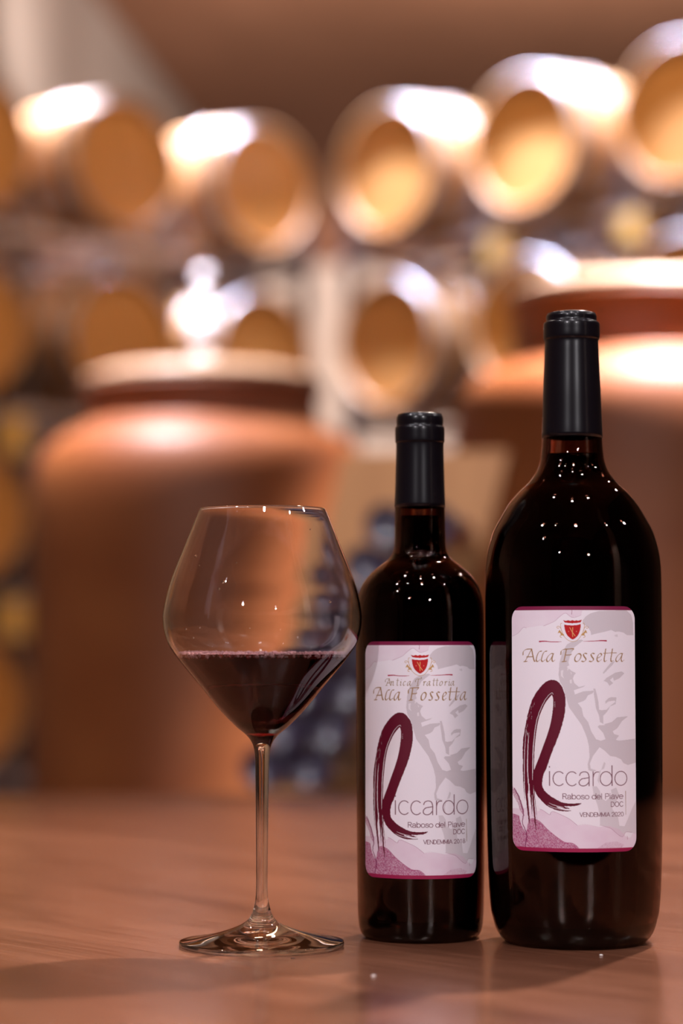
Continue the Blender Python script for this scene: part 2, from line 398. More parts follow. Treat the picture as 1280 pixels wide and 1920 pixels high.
# plain sans strokes, x-height 1, capitals 1.38; each glyph: (advance, [stroke, ...])
def seg(*p): return [('L', [p[i], p[i+1]]) for i in range(len(p)-1)]
def cur(p): return [('C', p)]
G = {
 'a': (.98, cur([(.80, 0), (.80, .35), (.80, .66), (.70, .92), (.45, 1), (.20, .92), (.10, .74)]) + cur([(.80, .58), (.55, .54), (.25, .48), (.07, .28), (.12, .08), (.34, -.01), (.60, .06), (.79, .26)])),
 'b': (1.08, seg((.12, 0), (.12, 1.42)) + cur(arc(.55, .5, .43, .5, 0, 360))),
 'c': (.96, cur(arc(.50, .5, .44, .5, 48, 312))),
 'd': (1.08, seg((.94, 0), (.94, 1.42)) + cur(arc(.50, .5, .44, .5, 0, 360))),
 'e': (1.0, seg((.07, .53), (.92, .53)) + cur(arc(.50, .5, .44, .5, 3, 315))),
 'i': (.36, seg((.16, 0), (.16, 1)) + seg((.16, 1.30), (.16, 1.36))),
 'l': (.36, seg((.16, 0), (.16, 1.42))),
 'o': (1.06, cur(arc(.52, .5, .45, .5, 0, 360))),
 'r': (.58, seg((.12, 0), (.12, 1)) + cur([(.12, .58), (.20, .84), (.36, .97), (.54, .98)])),
 's': (.86, cur([(.74, .78), (.62, .95), (.42, 1), (.20, .93), (.13, .74), (.25, .59), (.48, .51), (.70, .41), (.77, .23), (.64, .05), (.42, 0), (.20, .06), (.08, .24)])),
 'v': (.86, seg((.04, 1), (.43, 0), (.82, 1))),
 'R': (1.12, seg((.14, 0), (.14, 1.38), (.55, 1.38)) + cur([(.55, 1.38), (.84, 1.28), (.92, 1.03), (.82, .78), (.55, .70)]) + seg((.55, .70), (.14, .70)) + seg((.58, .70), (.98, 0))),
 'P': (1.02, seg((.14, 0), (.14, 1.38), (.55, 1.38)) + cur([(.55, 1.38), (.84, 1.26), (.92, 1.0), (.82, .74), (.55, .64)]) + seg((.55, .64), (.14, .64))),
 'D': (1.2, seg((.5, 0), (.14, 0), (.14, 1.38), (.5, 1.38)) + cur([(.5, 1.38), (.88, 1.24), (1.04, .9), (1.06, .69), (1.04, .48), (.88, .14), (.5, 0)])),
 'O': (1.34, cur(arc(.66, .69, .56, .71, 0, 360))),
 'C': (1.24, cur(arc(.64, .69, .54, .71, 40, 320))),
 'V': (1.08, seg((.04, 1.38), (.54, 0), (1.04, 1.38))),
 'E': (1.0, seg((.9, 0), (.14, 0), (.14, 1.38), (.88, 1.38)) + seg((.14, .72), (.82, .72))),
 'N': (1.22, seg((.14, 0), (.14, 1.38), (1.06, 0), (1.06, 1.38))),
 'M': (1.36, seg((.14, 0), (.14, 1.38), (.67, .1), (1.2, 1.38), (1.2, 0))),
 'I': (.38, seg((.19, 0), (.19, 1.38))),
 'A': (1.08, seg((.04, 0), (.54, 1.38), (1.04, 0)) + seg((.22, .46), (.86, .46))),
 '2': (.98, cur([(.10, 1.02), (.18, 1.28), (.46, 1.38), (.76, 1.27), (.82, 1.0), (.66, .70), (.10, 0)]) + seg((.10, 0), (.86, 0))),
 '0': (.98, cur(arc(.48, .69, .38, .70, 0, 360))),
 '1': (.98, seg((.22, 1.1), (.54, 1.38), (.54, 0))),
 '8': (.98, cur(arc(.48, 1.03, .31, .35, 0, 360)) + cur(arc(.48, .34, .38, .35, 0, 360))),
 ' ': (.52, []),
}
def sans(cv, text, fn, x0, x1, ybase, xh, wd, color):
    """text fitted from x0 to x1 in the pixel frame of fn, baseline ybase, x-height xh"""
    tot = sum(G[c][0] for c in text); k = (x1 - x0) / tot; x = x0
    for c in text:
        adv, st = G[c]
        for kind, p in st:
            q = [fn(x + a * k, ybase - b * xh) for a, b in p]
            cv.line(q, wd, color, smooth=6 if kind == 'C' else 0)
        x += adv * k
# chancery capitals and small letters as traced pen skeletons, baseline 0 upwards, about 80 units x-height
CH = {
 'A': [[(0, 62), (4, 95), (32, 117), (84, 121)], [(84, 121), (48, 50), (22, 4)], [(8, -2), (40, 1)], [(84, 121), (95, 60), (108, 8), (118, 0)], [(36, 44), (98, 46)]],
 'l': [[(52, 99), (30, 95), (14, 70), (3, 35), (0, 12), (8, 0), (22, 4), (34, 16)]],
 'a': [[(68, 74), (46, 76), (20, 56), (3, 26), (3, 6), (16, -1), (36, 18), (56, 52), (66, 76)], [(66, 76), (54, 30), (56, 5), (66, 1), (78, 12)]],
 'F': [[(0, 66), (4, 98), (26, 116), (66, 120), (120, 122), (108, 104)], [(54, 119), (42, 60), (30, 4)], [(10, -2), (52, 2)], [(44, 62), (92, 64), (98, 70)]],
 'T': [[(0, 66), (4, 98), (26, 116), (66, 120), (120, 122), (118, 150)], [(64, 119), (50, 60), (42, 4)], [(22, -2), (62, 2)]],
 'o': [[(52, 74), (30, 72), (8, 44), (4, 14), (16, 0), (38, 6), (58, 34), (62, 62), (48, 76), (34, 72)]],
 's': [[(50, 74), (32, 80), (18, 68), (26, 46), (40, 26), (36, 8), (18, -1), (0, 4)]],
 'e': [[(8, 32), (34, 44), (50, 62), (42, 77), (24, 70), (8, 40), (8, 10), (22, -1), (46, 16)]],
 't': [[(22, 122), (14, 70), (6, 24), (8, 4), (16, 0), (28, 8)]],
 'n': [[(4, 62), (18, 76), (16, 40), (6, 0)], [(12, 34), (36, 68), (52, 76), (54, 50), (46, 14), (54, 0), (66, 10)]],
 'i': [[(4, 62), (16, 74), (12, 40), (4, 10), (12, 0), (24, 10)], [(24, 104), (26, 107)]],
 'c': [[(50, 68), (40, 77), (22, 68), (6, 38), (6, 10), (20, -1), (42, 14)]],
 'r': [[(4, 62), (18, 76), (14, 40), (4, 0)], [(12, 34), (28, 62), (44, 76), (52, 66)]],
}
def chancery(cv, items, fn, ybase, scale, color, nibw, hair, sy=None):
    sy = sy or scale
    for ch, x in items:
        for st in CH[ch]:
            q = [fn(x + a * scale, ybase - b * sy) for a, b in st]
            cv.line(q, hair, color, smooth=7, nib=(nibw, R(42)))

WINE = (.115, .002, .018); GREY = (.52, .44, .475); PINKL = (.74, .50, .64); PINKD = (.36, .015, .13); GOLD = (.36, .20, .09)
def paint(which):
    cv = Canvas(); fnc = mag
    spk = (rng.random((LH, LW)) * .6 + vnoise(LW, LH, 5, 3) * .8); spk = np.clip(spk * .9, 0, 1)
    soft = np.clip(vnoise(LW, LH, 120, 9) * .7 + vnoise(LW, LH, 40, 10) * .4, 0, 1)
    # watercolour, top left
    top = [(22, 95), (585, 95), (700, 95), (690, 130), (640, 155), (600, 160), (565, 135), (545, 120), (520, 125), (470, 165), (430, 200), (345, 242), (300, 238), (230, 250), (165, 258), (135, 255), (90, 305), (22, 342)]
    cv.fill(CA, top, PINKL, .55, soft * .6 + .35)
    cv.line([(22, 342), (60, 325), (90, 305), (135, 255), (165, 262)], 2.0, (.40, .12, .26), .7, CA, 3)
    cv.line([(330, 242), (430, 200), (470, 165), (520, 125), (545, 120), (565, 135), (600, 160), (640, 157), (690, 135)], 2.0, (.40, .12, .26), .8, CA, 4)
    cv.line([(601, 92), (600, 110), (598, 130)], 2.6, (.35, .04, .16), 1, CA, 0)
    # grey face print
    g = lambda fn, p, a=.62: cv.fill(fn, p, GREY, a)
    g(CB, [(440, 250), (480, 200), (540, 160), (640, 132), (800, 124), (1000, 122), (1060, 180), (1082, 280), (1085, 440), (1000, 440), (960, 410), (900, 395), (850, 400), (800, 375), (720, 398), (640, 415), (545, 440), (540, 400), (500, 330), (440, 300)])
    g(CB, [(240, 560), (300, 525), (420, 498), (445, 512), (400, 545), (330, 600), (280, 700), (255, 790), (265, 830), (235, 850), (270, 880), (290, 900), (350, 930), (325, 960), (310, 1000), (330, 1060), (385, 1110), (470, 1088), (440, 1110), (322, 1150), (335, 1205), (440, 1165), (580, 1155), (560, 1190), (500, 1215), (470, 1270), (440, 1290), (370, 1315), (390, 1340), (420, 1380), (440, 1480), (500, 1560), (540, 1680), (600, 1780), (660, 1800), (720, 1780), (690, 1700), (620, 1620), (640, 1600), (720, 1600), (650, 1560), (640, 1480), (600, 1380), (590, 1300), (575, 1200), (570, 1130), (592, 1130), (612, 1200), (632, 1300), (640, 1400), (670, 1408), (735, 1400), (790, 1345), (850, 1300), (835, 1285), (760, 1295), (720, 1325), (722, 1290), (765, 1250), (800, 1240), (862, 1245), (850, 1330), (780, 1360), (740, 1430), (690, 1480), (690, 1590), (800, 1560), (870, 1500), (1010, 1488), (930, 1550), (870, 1640), (810, 1680), (830, 1715), (890, 1735), (850, 1790), (890, 1803), (1095, 1780), (1095, 1803), (497, 1803), (470, 1720), (420, 1600), (330, 1470), (260, 1370), (225, 1250), (190, 1120), (145, 1040), (130, 950), (142, 800), (180, 660)])
    for p in ([(158, 900), (190, 890), (185, 960), (200, 1000), (160, 970)], [(245, 850), (270, 840), (262, 880), (240, 900)], [(278, 915), (300, 930), (290, 950)], [(270, 1020), (295, 1010), (300, 1060), (275, 1065)]):
        cv.fill(CB, p, (.86, .78, .83), .8)
    g(CB, [(700, 1030), (740, 990), (850, 925), (930, 910), (965, 935), (900, 1000), (830, 1030), (820, 985), (780, 1020), (820, 1060), (775, 1095), (745, 1050)])
    g(CB, [(690, 925), (740, 860), (790, 800), (850, 770), (810, 830), (760, 880), (700, 940)])
    g(CB, [(840, 440), (880, 430), (885, 465), (850, 460)], .4)
    g(CD, [(522, 23), (540, 100), (545, 250), (520, 340), (530, 420), (590, 440), (640, 425), (560, 400), (550, 330), (590, 230), (680, 110), (740, 150), (820, 230), (900, 245), (970, 280), (1000, 330), (1060, 358), (1168, 330), (1168, 23)])
    g(CD, [(580, 640), (640, 640), (680, 700), (700, 800), (760, 840), (840, 760), (830, 690), (900, 660), (940, 760), (900, 850), (850, 900), (850, 960), (920, 1040), (940, 1180), (1010, 1190), (1060, 1080), (1110, 960), (1166, 850), (1166, 1300), (1100, 1280), (1030, 1265), (980, 1330), (940, 1320), (830, 1220), (700, 1165), (680, 1165), (680, 1040), (650, 900), (600, 760)], .5)
    g(CD, [(680, 430), (740, 400), (760, 330), (740, 310), (700, 420), (670, 520), (680, 620), (650, 560)], .5)
    # watercolour, bottom
    low = [(270, 1385), (330, 1405), (400, 1450), (415, 1425), (445, 1418), (520, 1450), (600, 1490), (680, 1555), (760, 1545), (900, 1570), (1000, 1560), (1100, 1600), (1170, 1680), (1210, 1690), (1240, 1640), (1300, 1650), (1300, 1830), (15, 1830), (15, 1400), (130, 1400), (200, 1370)]
    cv.fill(CC, low, PINKL, .75, soft * .5 + .45)
    cv.line([(270, 1385), (330, 1405), (400, 1450), (415, 1425), (445, 1418), (520, 1450), (600, 1490), (680, 1555)], 2.2, (.36, .08, .22), .85, CC, 4)
    cv.line([(380, 1170), (470, 1150), (640, 1185)], 1.6, (.36, .08, .22), .3, CD, 4)
    cv.line([(680, 1165), (760, 1190), (830, 1215), (900, 1280), (970, 1330), (1000, 1310), (1030, 1268), (1110, 1275)], 2.2, (.36, .08, .22), .75, CD, 4)
    cv.line([(1045, 1325), (1050, 1370)], 3, (.36, .08, .22), .8, CD, 0)
    dark = [(15, 1450), (90, 1470), (110, 1560), (160, 1650), (190, 1500), (230, 1490), (300, 1520), (380, 1600), (460, 1665), (550, 1725), (630, 1735), (680, 1770), (700, 1830), (15, 1830)]
    cv.fill(CC, dark, PINKD, 1, spk * .8 + .2)
    cv.fill(CC, [(15, 1160), (75, 1240), (110, 1330), (140, 1400), (135, 1460), (100, 1420), (75, 1340), (15, 1240)], PINKD, .75, spk)
    cv.fill(CD, [(640, 1480), (760, 1400), (900, 1390), (1000, 1440), (960, 1490)], PINKD, .35, spk)
    cv.line([(230, 1490), (300, 1520), (380, 1600), (460, 1665), (550, 1725), (630, 1735), (680, 1770), (700, 1800)], 2.5, PINKD, .9, CC, 4)
    cv.line([(45, 1195), (90, 1290), (135, 1440), (125, 1540), (165, 1660), (150, 1790)], [8, 11, 9, 6, 9, 6], (.22, .01, .09), .85, CC, 8, 1.5)
    cv.line([(270, 1640), (275, 1700), (290, 1750)], 2.2, (.25, .02, .1), .7, CC, 4)
    # the big brush letter
    limb = [(425, 72), (480, 85), (530, 140), (558, 210), (567, 290), (562, 400), (545, 480), (525, 560), (490, 660), (450, 760), (405, 880), (370, 980), (340, 1050), (328, 1120), (335, 1180), (365, 1220), (420, 1265), (480, 1300), (540, 1325), (620, 1333), (680, 1330), (718, 1328), (712, 1338), (680, 1352), (620, 1361), (550, 1362), (590, 1378), (612, 1386), (560, 1385), (500, 1370), (470, 1368), (540, 1398), (616, 1403), (590, 1411), (500, 1408), (430, 1388), (360, 1348), (300, 1288), (262, 1235), (240, 1170), (195, 1140), (180, 1250), (150, 1200), (140, 1100), (133, 950), (130, 800), (135, 700), (150, 600), (175, 470), (205, 350), (250, 240), (310, 155), (370, 95)]
    P = catmull([CC(*p) for p in limb] + [CC(*limb[0])], 6)
    P = [(x + rng.normal(0, .9), y + rng.normal(0, .9)) for x, y in P]
    cv.put(cv.mask(P), WINE)
    PAPER = (.85, .765, .815)
    cv.fill(CC, [(430, 228), (400, 262), (365, 310), (330, 380), (300, 460), (278, 560), (262, 680), (251, 800), (247, 900), (245, 995), (265, 950), (300, 860), (340, 750), (380, 640), (410, 540), (430, 440), (443, 330), (441, 260)], PAPER, 1, smooth=5)
    cv.fill(CC, [(141, 1120), (165, 1120), (180, 1260), (150, 1310)], PAPER)
    def streak(p, wd, c=PAPER, a=.95, j=.5): cv.line(p, wd, c, a, CC, 8, j)
    streak([(444, 222), (430, 208), (385, 246), (335, 330), (290, 440), (262, 560), (247, 680), (237, 800), (231, 1000), (230, 1100)], [1.5, 2.5, 2.5, 3, 3.5, 4, 5, 6, 5, 2])
    streak([(168, 560), (160, 660), (150, 820), (147, 1000), (152, 1150), (158, 1300)], [1, 2.5, 4, 4.5, 9, 20])
    streak([(197, 620), (188, 700), (181, 850), (180, 1000), (188, 1130), (205, 1260), (215, 1330)], [1, 4, 5.5, 6.5, 6, 8, 12])
    streak([(238, 1160), (240, 1240), (258, 1330), (285, 1400)], [2, 7, 14, 26])
    for _ in range(26):
        x = 150 + rng.random() * 60; y = 300 + rng.random() * 420
        streak([(x + (520 - y) * .22, y), (x + (500 - y) * .22, y + 16 + rng.random() * 20)], 1.2, a=.6)
    for y in (300, 318, 330, 345): streak([(457 + rng.random() * 4, y), (458, y + 6)], 2.2)
    def brist(p, wd): cv.line(p, wd, WINE, 1, CC, 8, .7)
    brist([(134, 940), (136, 1080), (142, 1200), (150, 1310)], [7, 6, 4, 1])
    brist([(162, 900), (160, 1050), (165, 1200), (178, 1350), (190, 1480), (196, 1560)], [14, 16, 19, 14, 9, 1])
    brist([(176, 1300), (190, 1440), (200, 1540)], [10, 8, 1])
    brist([(208, 1080), (212, 1200), (218, 1330), (224, 1470)], [18, 18, 9, 1])
    brist([(226, 1120), (232, 1250), (244, 1400), (256, 1530), (268, 1625)], [16, 13, 12, 9, 1])
    brist([(246, 1180), (252, 1300), (266, 1420), (274, 1500)], [7, 4, 2.5, .8])
    streak([(395, 1330), (450, 1352), (540, 1372)], [1, 4, 2])
    streak([(380, 1350), (430, 1372), (520, 1395)], [1, 3, 2])
    # crest
    RED = (.50, .006, .008)
    crest = lambda dx=0: CF
    cv.fill(CF, [(150, 320), (250, 350), (340, 320), (420, 350), (500, 318), (580, 348), (650, 325), (720, 345), (860, 300), (815, 405), (650, 432), (500, 440), (350, 432), (205, 405)], RED)
    cv.fill(CF, [(185, 485), (300, 510), (500, 520), (700, 505), (812, 478), (805, 620), (770, 770), (700, 920), (600, 1020), (505, 1062), (400, 1005), (290, 890), (225, 740), (198, 600)], RED, smooth=4)
    Au = (.55, .30, .10); AU2 = (.80, .42, .16)
    for pts in ([(400, 610), (480, 760), (600, 930)], [(515, 600), (500, 760), (505, 960)]):
        cv.line(pts, 4.2, AU2, 1, CF, 0)
    for x in (352, 652): cv.line([(x, 745), (x, 765)], 5, (.8, .25, .18), 1, CF, 0)
    cv.line([(130, 880), (200, 970), (300, 1070), (400, 1125), (505, 1148), (620, 1125), (720, 1060), (800, 960), (850, 880)], 3, Au, 1, CF)
    for sgn in (-1, 1):
        q = lambda pts: [(503 + sgn * (x - 503), y) for x, y in pts]
        cv.line(q([(830, 900), (900, 780), (945, 620), (955, 500), (940, 440), (900, 435)]), 2.8, Au, 1, CF)
        cv.line(q([(900, 760), (960, 620), (1020, 560), (1080, 565), (1095, 610), (1050, 640), (1025, 610)]), 3, Au, 1, CF)
        cv.fill(CF, q([(820, 920), (880, 840), (950, 760), (990, 690), (1030, 740), (1065, 830), (1000, 800), (950, 850), (975, 940), (930, 900), (880, 910)]), Au)
        cv.line(q([(880, 900), (960, 910), (975, 960), (920, 990)]), 3.6, Au, 1, CF)
    cv.line([(290, 393), (340, 390), (400, 396), (460, 396), (500, 394)], [10, 7, 5, 5, 2], (.42, .01, .06), 1, CA)
    cv.line([(708, 390), (760, 391), (820, 388), (880, 384), (925, 386)], [2, 5, 5, 7, 10], (.42, .01, .06), 1, CA)
    # lettering
    TXT = (.24, .115, .15); TX2 = (.16, .03, .06)
    if which == 'magnum':
        chancery(cv, [('A', 130), ('l', 258), ('l', 308), ('a', 356), ('F', 493), ('o', 622), ('s', 690), ('s', 762), ('e', 830), ('t', 898), ('t', 962), ('a', 1014)],
                 CA, 586, 1.0, GOLD, 6.5, 2.6)
        cv.line([(898, 507), (960, 504), (1022, 503)], 4.5, GOLD, 1, CA)
        sans(cv, 'iccardo', CD, -20, 1062, 632, 190, 6.6, TXT)
        sans(cv, 'Raboso del Piave', CD, 178, 996, 812, 52, 4.3, TX2)
        sans(cv, 'DOC', CD, 824, 998, 917, 45, 4.2, TX2)
        sans(cv, 'VENDEMMIA 2020', CD, 410, 1000, 1050, 40, 3.8, TX2)
        cv.line([(1027, 712), (1029, 1028)], 3.6, (.30, .16, .08), 1, CD, 0)
    else:
        chancery(cv, [('A', 75), ('l', 212), ('l', 262), ('a', 312), ('F', 478), ('o', 622), ('s', 715), ('s', 790), ('e', 868), ('t', 948), ('t', 1020), ('a', 1078)],
                 CE, 356, .98, GOLD, 7.0, 3.0, 1.2)
        cv.line([(940, 262), (1000, 260), (1075, 260)], 5, GOLD, 1, CE)
        chancery(cv, [('A', 212), ('n', 275), ('t', 345), ('i', 385), ('c', 418), ('a', 466), ('T', 562), ('r', 652), ('a', 692), ('t', 764), ('t', 802), ('o', 838), ('r', 898), ('i', 945), ('a', 968)],
                 CE, 186, .56, (.34, .22, .12), 3.6, 2.2, .66)
        for x in (345, 764, 802): cv.line([(x - 4, 127), (x + 26, 126)], 3, (.34, .22, .12), 1, CE, 0)
        C2 = crop(std, 660, 1180, 4)
        sans(cv, 'iccardo', C2, 310, 858, 1357, 100, 7.0, TXT)
        sans(cv, 'Raboso del Piave', C2, 412, 828, 1450, 27, 4.6, TX2)
        sans(cv, 'DOC', C2, 740, 828, 1502, 24, 4.4, TX2)
        sans(cv, 'VENDEMMIA 2018', C2, 526, 830, 1570, 20.5, 4.0, TX2)
        cv.line([(838, 1398), (840, 1560)], 3.6, (.30, .16, .08), 1, C2, 0)
    # coloured bands along the top and bottom edges
    b1 = int(.0165 * LH); cv.a[:b1] = (.21, .012, .06); cv.a[LH - b1:] = (.33, .012, .07)
    # paper fibre
    cv.a *= (1 + (rng.random((LH, LW, 1)) - .5) * .03)
    return np.clip(cv.a, 0, 1)

def label_mat():
    m = bpy.data.materials.new('printed_label'); m.use_nodes = True
    N = m.node_tree.nodes; L = m.node_tree.links; b = N['Principled BSDF']
    a = N.new('ShaderNodeAttribute'); a.attribute_name = 'print'
    L.new(a.outputs['Color'], b.inputs['Base Color']); b.inputs['Roughness'].default_value = .42
    b.inputs['Specular IOR Level'].default_value = .35
    return m
M['label'] = label_mat()
def label_mesh(art, radius, th, z0, z1, nx, ny, corner):
    """paper wrapped on the glass, rounded corners, print colours on its vertices"""
    u = np.linspace(-1, 1, nx); v = np.linspace(0, 1, ny)
    U, V = np.meshgrid(u, v)
    hw = th * radius; hh = (z1 - z0) / 2
    X = U * hw; Z = (.5 - V) * 2 * hh
    lim = np.where(np.abs(Z) > hh - corner, hw - corner + np.sqrt(np.clip(corner**2 - (np.abs(Z) - hh + corner)**2, 0, None)), hw)
    X = X * lim / hw
    A = X / radius
    # art lookup, 2x2 box
    fx = (A / th + 1) / 2 * (LW - 2); fy = V * (LH - 2)
    ix, iy = fx.astype(int), fy.astype(int); tx, ty = (fx - ix)[..., None], (fy - iy)[..., None]
    Cc = (art[iy, ix]*(1-tx) + art[iy, ix+1]*tx)*(1-ty) + (art[iy+1, ix]*(1-tx) + art[iy+1, ix+1]*tx)*ty
    rr = radius
    co = np.stack([rr * np.sin(A), -rr * np.cos(A), (z0 + z1) / 2 + Z], -1).reshape(-1, 3)
    idx = np.arange(nx * ny).reshape(ny, nx)
    f = np.stack([idx[:-1, :-1], idx[1:, :-1], idx[1:, 1:], idx[:-1, 1:]], -1).reshape(-1, 4)
    me = bpy.data.meshes.new('label')
    me.vertices.add(len(co)); me.vertices.foreach_set('co', co.ravel())
    me.loops.add(f.size); me.loops.foreach_set('vertex_index', f.ravel().astype(np.int32))
    me.polygons.add(len(f)); me.polygons.foreach_set('loop_start', np.arange(0, f.size, 4, dtype=np.int32))
    me.update(calc_edges=True)
    at_ = me.color_attributes.new('print', 'FLOAT_COLOR', 'POINT')
    at_.data.foreach_set('color', np.concatenate([Cc.reshape(-1, 3), np.ones((nx*ny, 1))], 1).ravel())
    return me

# ------------------------------------------------------------------ bottles
def bottle(name, cx, Y, prof_px, r_corr, cap_y, fill_y, lab, art, label_txt, wall=.0032):
    """prof_px: (radius px, y px) from mouth to base; heights come from the pixel rows at distance Y"""
    k = Y / F
    base = at(cx, 1216, Y)
    e = empty(name, (base.x, Y, T))
    tag(e, label_txt, 'bottle')
    zz = lambda y: at(640, y, Y).z - T
    P = [(r * k, zz(y)) for r, y in prof_px]
    P = [(r, max(z, 0)) for r, z in P]
    P = catmull(P, 4)
    # outer skin from mouth to base, then the hollow inside back up
    outer = [(max(r, 1e-4), max(z, 0)) for r, z in P]
    rb = outer[-1][0]
    outer += [(rb * .93, 0), (rb * .82, .002), (rb * .5, .012), (0, .018)]
    inner = [(0, .024), (rb * .5, .018), (rb * .80, .009)]
    body = [(max(r - wall, .004), max(z, .012)) for r, z in P[::-1] if z > .009]
    inner += body
    top = P[0]
    prof = [(top[0] - wall, top[1])] + outer + inner
    prof.append((top[0] - wall, top[1]))
    me = lathe_me('bottle_glass', prof, 128)
    bm = bmesh.new(); bm.from_mesh(me); bmesh.ops.remove_doubles(bm, verts=bm.verts, dist=1e-6); bmesh.ops.recalc_face_normals(bm, faces=bm.faces); bm.to_mesh(me); bm.free()
    new_obj('bottle_glass', me, M['bottle'], e, True)
    # wine inside
    fz = zz(fill_y)
    wb = [(r - .0001 + .0, z) for r, z in body if z < fz]
    wp = [(0, .0245), (rb * .5, .0185), (rb * .80 - .0003, .0095)] + [(r - .0002, z) for r, z in wb] + [(wb[-1][0] - .0002, fz), (0, fz)]
    new_obj('wine', lathe_me('wine', wp, 96), M['wine_bottle'], e, True)
    # capsule, a skin over the neck
    cz = zz(cap_y)
    cp = [(r + .00035, z) for r, z in P if z > cz]
    topz = P[0][1]; r0 = cp[0][0]
    cp = [(0, topz + .0008), (r0 * .62, topz + .0008), (r0 * .8, topz + .0012)] + [(r0, topz + .0005)] + cp[1:] + [(cp[-1][0], cz), (cp[-1][0] - .0004, cz)]
    new_obj('capsule', lathe_me('capsule', cp, 96), M['capsule'], e, True)
    # label
    x0, x1, y0, y1, R_px, c_px = lab
    rad = R_px * k + .00025; th = math.asin((x1 - x0) / 2 / R_px)
    lm = label_mesh(art, rad, th, zz(y1) , zz(y0), 340, 690, .0076 * (k / (1.349 / F)))
    lo = new_obj('label', lm, M['label'], e, True)
    ang = math.atan2(base.x, Y)         # print faces the lens
    lo.rotation_euler = (0, 0, -ang - (c_px - cx) / R_px)
    return e

STD = [(40.5, 779), (42.5, 783), (43, 790), (42.5, 799), (45, 803), (45.3, 816), (45.0, 829), (43.6, 833), (43.8, 860), (45.2, 910), (46.7, 956), (47.6, 1000), (48.3, 1023), (51.5, 1037),
       (60, 1049), (75.5, 1061), (94, 1077), (107.5, 1095), (114.5, 1114), (118, 1133), (119.5, 1160), (119.8, 1230), (119.5, 1400), (118.8, 1560), (117.6, 1680), (116, 1722), (113.5, 1740), (109.5, 1750)]
MAG = [(44, 590), (46.5, 594), (46.5, 603), (51.3, 607), (51.9, 620), (51.6, 635), (49.2, 640), (49.6, 655), (51, 690), (53, 735), (55.2, 800), (58, 850), (65, 879), (82, 904), (101.6, 923), (120, 945),
       (136, 972), (149.5, 998), (158.6, 1029), (162.8, 1055), (164.2, 1085), (164.5, 1150), (164.3, 1300), (163.2, 1500), (161, 1620), (157, 1695), (152, 1722), (146, 1742), (139, 1754)]
art_m = paint('magnum'); art_s = paint('standard')
b_std = bottle('wine_bottle', 787.5, 1.369, STD, 1, 952, 968, (SX0, SX1, SY0, SY1, SR, SC), art_s,
               'smaller dark wine bottle labelled vendemmia 2018, beside the glass')
b_mag = bottle('wine_bottle', 1074.5, 1.349, MAG, 1, 822, 853, (LX0, LX1, LY0, LY1, MR_, MC), art_m,
               'larger magnum wine bottle labelled vendemmia 2020, tallest thing on the table')

# ------------------------------------------------------------------ wine glass
GY = 1.327; gk = GY / F
gp = at(491.7, 1216, GY)
gl = empty('wine_glass', (gp.x, GY, T))
tag(gl, 'stemmed crystal glass part filled with red wine', 'glass')
gz = lambda y: at(640, y, GY).z - T
OUT = [(118.3, 955), (124, 968), (133, 990), (149, 1030), (162.5, 1063), (173.5, 1093), (181, 1122), (185.7, 1148), (186.3, 1163), (183.8, 1183), (176.5, 1206), (162.5, 1228), (142.5, 1254), (112.5, 1290), (80, 1330), (50, 1361), (31, 1377), (20, 1391),
       (14.8, 1408), (12.8, 1440), (11.6, 1540), (10.7, 1640), (11.3, 1678), (14, 1696), (19, 1713), (28, 1726), (46, 1737), (80, 1749), (115, 1757.5), (145, 1762.5), (152, 1764), (153.3, 1766.5)]
fo = catmull(OUT, 5)
outer = [(r * gk, max(gz(y), .0)) for r, y in fo]
INN = [(118.3, 955), (122.5, 968), (131, 990), (146.5, 1030), (159.5, 1063), (170, 1093), (177.5, 1122), (182, 1148), (182.5, 1163), (180, 1183), (172.5, 1206), (158, 1228), (137.5, 1254), (107, 1290), (73, 1330), (44, 1356), (24, 1366), (10, 1369), (0, 1369.5)]
fi = catmull(INN, 5)
inner = [(max(r * gk, 0), gz(y)) for r, y in fi]
rim_top = [((118.3 - 1.6) * gk, gz(954))]
foot = [(r, z) for r, z in outer]
rf = foot[-1][0]
prof = inner[::-1][:-1]
prof = [(0 if i == 0 else r, z) for i, (r, z) in enumerate(prof)]
prof += [((118.3 - 2.2) * gk, gz(955.2)), ((118.3 - 1.1) * gk, gz(953.6))] + outer + [(rf, .0006), (rf - .0006, 0.0001), (rf * .9, .0001), (rf * .8, .0006), (rf * .3, .0012), (0, .0014)]
gm = lathe_me('glass_body', prof, 160)
new_obj('bowl_and_stem', gm, M['crystal'], gl, True)
WY = 1229
wz = gz(WY)
wi = [(r, z) for r, z in inner if z < wz - 1e-5]
wtop_r = np.interp(wz, [z for r, z in inner[::-1]], [r for r, z in inner[::-1]])
wp = [(0, wz), (wtop_r * .6, wz), (wtop_r * .97, wz), (wtop_r - .0006, wz + .0003), (wtop_r + .0003, wz + .0009)] + [(r + .00025 if r > 0 else 0, z - .00015) for r, z in wi]
wn = new_obj('red_wine', lathe_me('red_wine', wp, 128), M['wine'], gl, True)
# froth along the edge of the wine
bm = bmesh.new(); rr = random.Random(3)
for i in range(1300):
    a = rr.uniform(0, 2 * PI); r = wtop_r * (1 - abs(rr.gauss(0, .030)) - .012)
    if r < 0: continue
    s = rr.uniform(.0006, .0014) * (1.25 if math.cos(a) < -.6 else 1)
    bmesh.ops.create_icosphere(bm, subdivisions=1, radius=s, matrix=Matrix.Translation((r * math.cos(a), r * math.sin(a), wz + .0009 - rr.uniform(0, .0012))))
me = bpy.data.meshes.new('froth'); bm.to_mesh(me); bm.free()
fr = new_obj('froth', me, M['foam'], gl, True); fr['kind'] = 'stuff'; fr['label'] = 'pinkish beads of froth at the edge of the wine'
